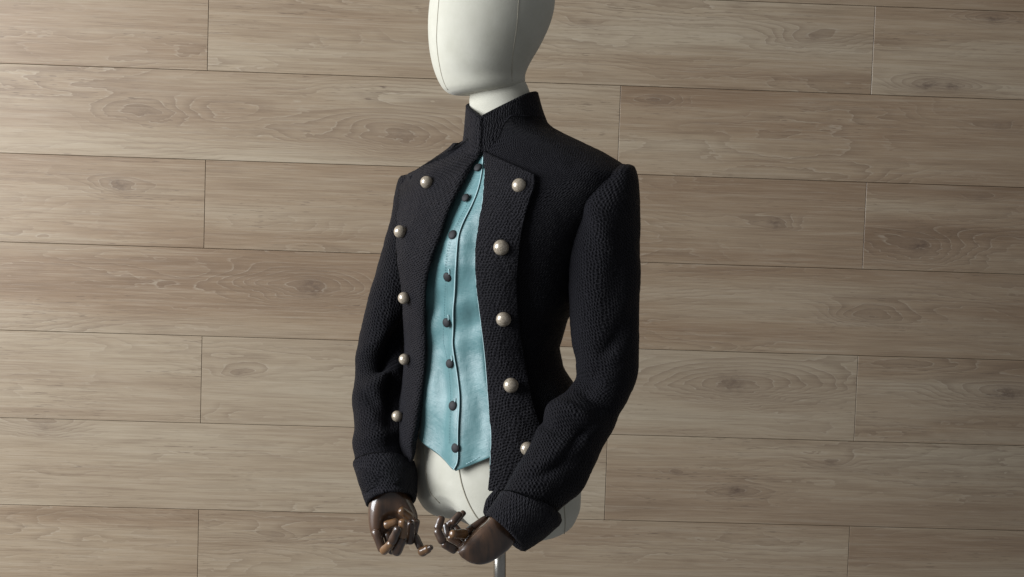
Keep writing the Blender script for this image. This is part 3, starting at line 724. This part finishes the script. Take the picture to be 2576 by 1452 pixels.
def palm(R, hollow, sq=.9, name='hand'):
    C = []
    for uL, vL, uR, vR, Y, rd, tl in R:
        a = at(uL, vL, Y); b = at(uR, vR, Y); C.append(np.r_[(a + b) / 2, (b - a) / 2, [0, rd * math.cos(tl), -rd * math.sin(tl)]])
    C = cr(np.array(C), 60); t = np.linspace(0, 2 * np.pi, 64, endpoint=False); c, s_ = np.cos(t), -np.sin(t)
    c = np.sign(c) * np.abs(c) ** (.85 if sq > .7 else .7); s2 = np.sign(s_) * np.abs(s_) ** sq
    Pq = C[:, None, 0:3] + C[:, None, 3:6] * c[None, :, None] + C[:, None, 6:9] * s2[None, :, None]
    k = np.linspace(0, 1, 60)[:, None]
    dip = hollow(k, t[None])
    Pq[..., 1] += dip
    return closed_loft(name, Pq, WOOD_D, man)
def hol(k, t):
    front = np.clip(np.sin(t), 0, 1)         # camera side
    return .020 * np.exp(-((k - .72) / .30) ** 2) * front ** 1.5 * np.exp(-((np.cos(t) - .05) / .55) ** 2)
fh = palm([(944, 1205, 1018, 1200, 2.150, .020, 0), (934, 1240, 1026, 1236, 2.145, .020, .1), (927, 1272, 1037, 1262, 2.14, .020, .1), (926.5, 1303, 1048, 1287, 2.135, .019, 0),
           (930, 1332, 1051, 1305, 2.130, .016, 0), (936, 1350, 1045, 1322, 2.128, .012, 0), (945, 1357, 1038, 1330, 2.127, .008, 0)], hol)
fh['label'] = 'open wooden hand with its palm showing'
D_, L_ = WOOD_D, WOOD_L
def chain(nodes, mats, parent):
    for k in range(len(nodes) - 1):
        segment(nodes[k], nodes[k + 1], mats[k], parent)
chain([(946, 1338, 2.120, 11.5), (961, 1381, 2.116, 10.5)], [D_], fh)
chain([(965, 1386, 2.110, 10.5), (984, 1368, 2.098, 10)], [L_], fh)
chain([(987, 1361, 2.094, 10.5), (1001, 1331, 2.086, 9.5)], [D_], fh)
chain([(975, 1345, 2.126, 11), (988, 1386, 2.122, 11.5)], [D_], fh)
chain([(997, 1388, 2.112, 12.5), (1012, 1356, 2.098, 12)], [D_], fh)
chain([(1014, 1348, 2.097, 11), (1013, 1313, 2.092, 10)], [L_], fh)
chain([(1006, 1335, 2.130, 11), (1025, 1360, 2.120, 11)], [D_], fh)
chain([(1031, 1362, 2.113, 11), (1034, 1318, 2.108, 10)], [D_], fh)
chain([(1033, 1301, 2.104, 10), (1010, 1285, 2.100, 10.5)], [L_], fh)
chain([(1046, 1312, 2.120, 10), (1040, 1343, 2.122, 9.5)], [D_], fh)
chain([(1045, 1351, 2.118, 9), (1057, 1376, 2.112, 9)], [D_], fh)
chain([(1061, 1389, 2.106, 11.5), (1076, 1381, 2.100, 10.5)], [L_], fh)
segment((1080, 1379, 2.0980, 7.0), (1084, 1377, 2.096, 6.5), D_, fh)
chain([(972, 1321, 2.112, 10), (996, 1314, 2.112, 10)], [L_], fh)
nh = palm([(1245, 1280, 1305, 1345, 1.945, .022, 0), (1226, 1308, 1284, 1375, 1.935, .022, 0), (1205, 1326, 1262, 1394, 1.93, .022, 0), (1184, 1346, 1234, 1411, 1.925, .021, 0),
           (1170, 1360, 1209, 1417, 1.92, .019, 0), (1157, 1373, 1186, 1413, 1.918, .017, 0), (1150, 1380, 1166, 1401, 1.916, .014, 0)], lambda k, t: 0 * k * t, .55)
nh['label'] = 'closing wooden hand seen from its little finger edge'
chain([(1143, 1383, 1.914, 10.5), (1118, 1369, 1.910, 10)], [D_], nh)
chain([(1113, 1361, 1.909, 10.5), (1101, 1337, 1.912, 10)], [D_], nh)
chain([(1102, 1328, 1.915, 10), (1110, 1304, 1.920, 9)], [D_], nh)
chain([(1160, 1372, 1.945, 10), (1134, 1352, 1.945, 10)], [D_], nh)
chain([(1127, 1346, 1.948, 9.5), (1122, 1322, 1.952, 9)], [D_], nh)
chain([(1128, 1321, 1.952, 8.5), (1137, 1312, 1.952, 8)], [D_], nh)
chain([(1139, 1314, 1.950, 8.5), (1156, 1294, 1.954, 8)], [D_], nh)
chain([(1162, 1362, 1.965, 9), (1138, 1342, 1.970, 9), (1132, 1326, 1.972, 8.5), (1150, 1308, 1.976, 8), (1166, 1290, 1.978, 7)], [D_] * 4, nh)
chain([(1180, 1350, 1.975, 9), (1158, 1343, 1.985, 9), (1144, 1324, 1.990, 8)], [D_] * 2, nh)
chain([(1220, 1306, 1.955, 8.5), (1186, 1329, 1.945, 8.5), (1176, 1338, 1.935, 9.5)], [D_] * 2, nh)
chain([(1168, 1343, 1.926, 12), (1139, 1344, 1.908, 10.5)], [L_], nh)
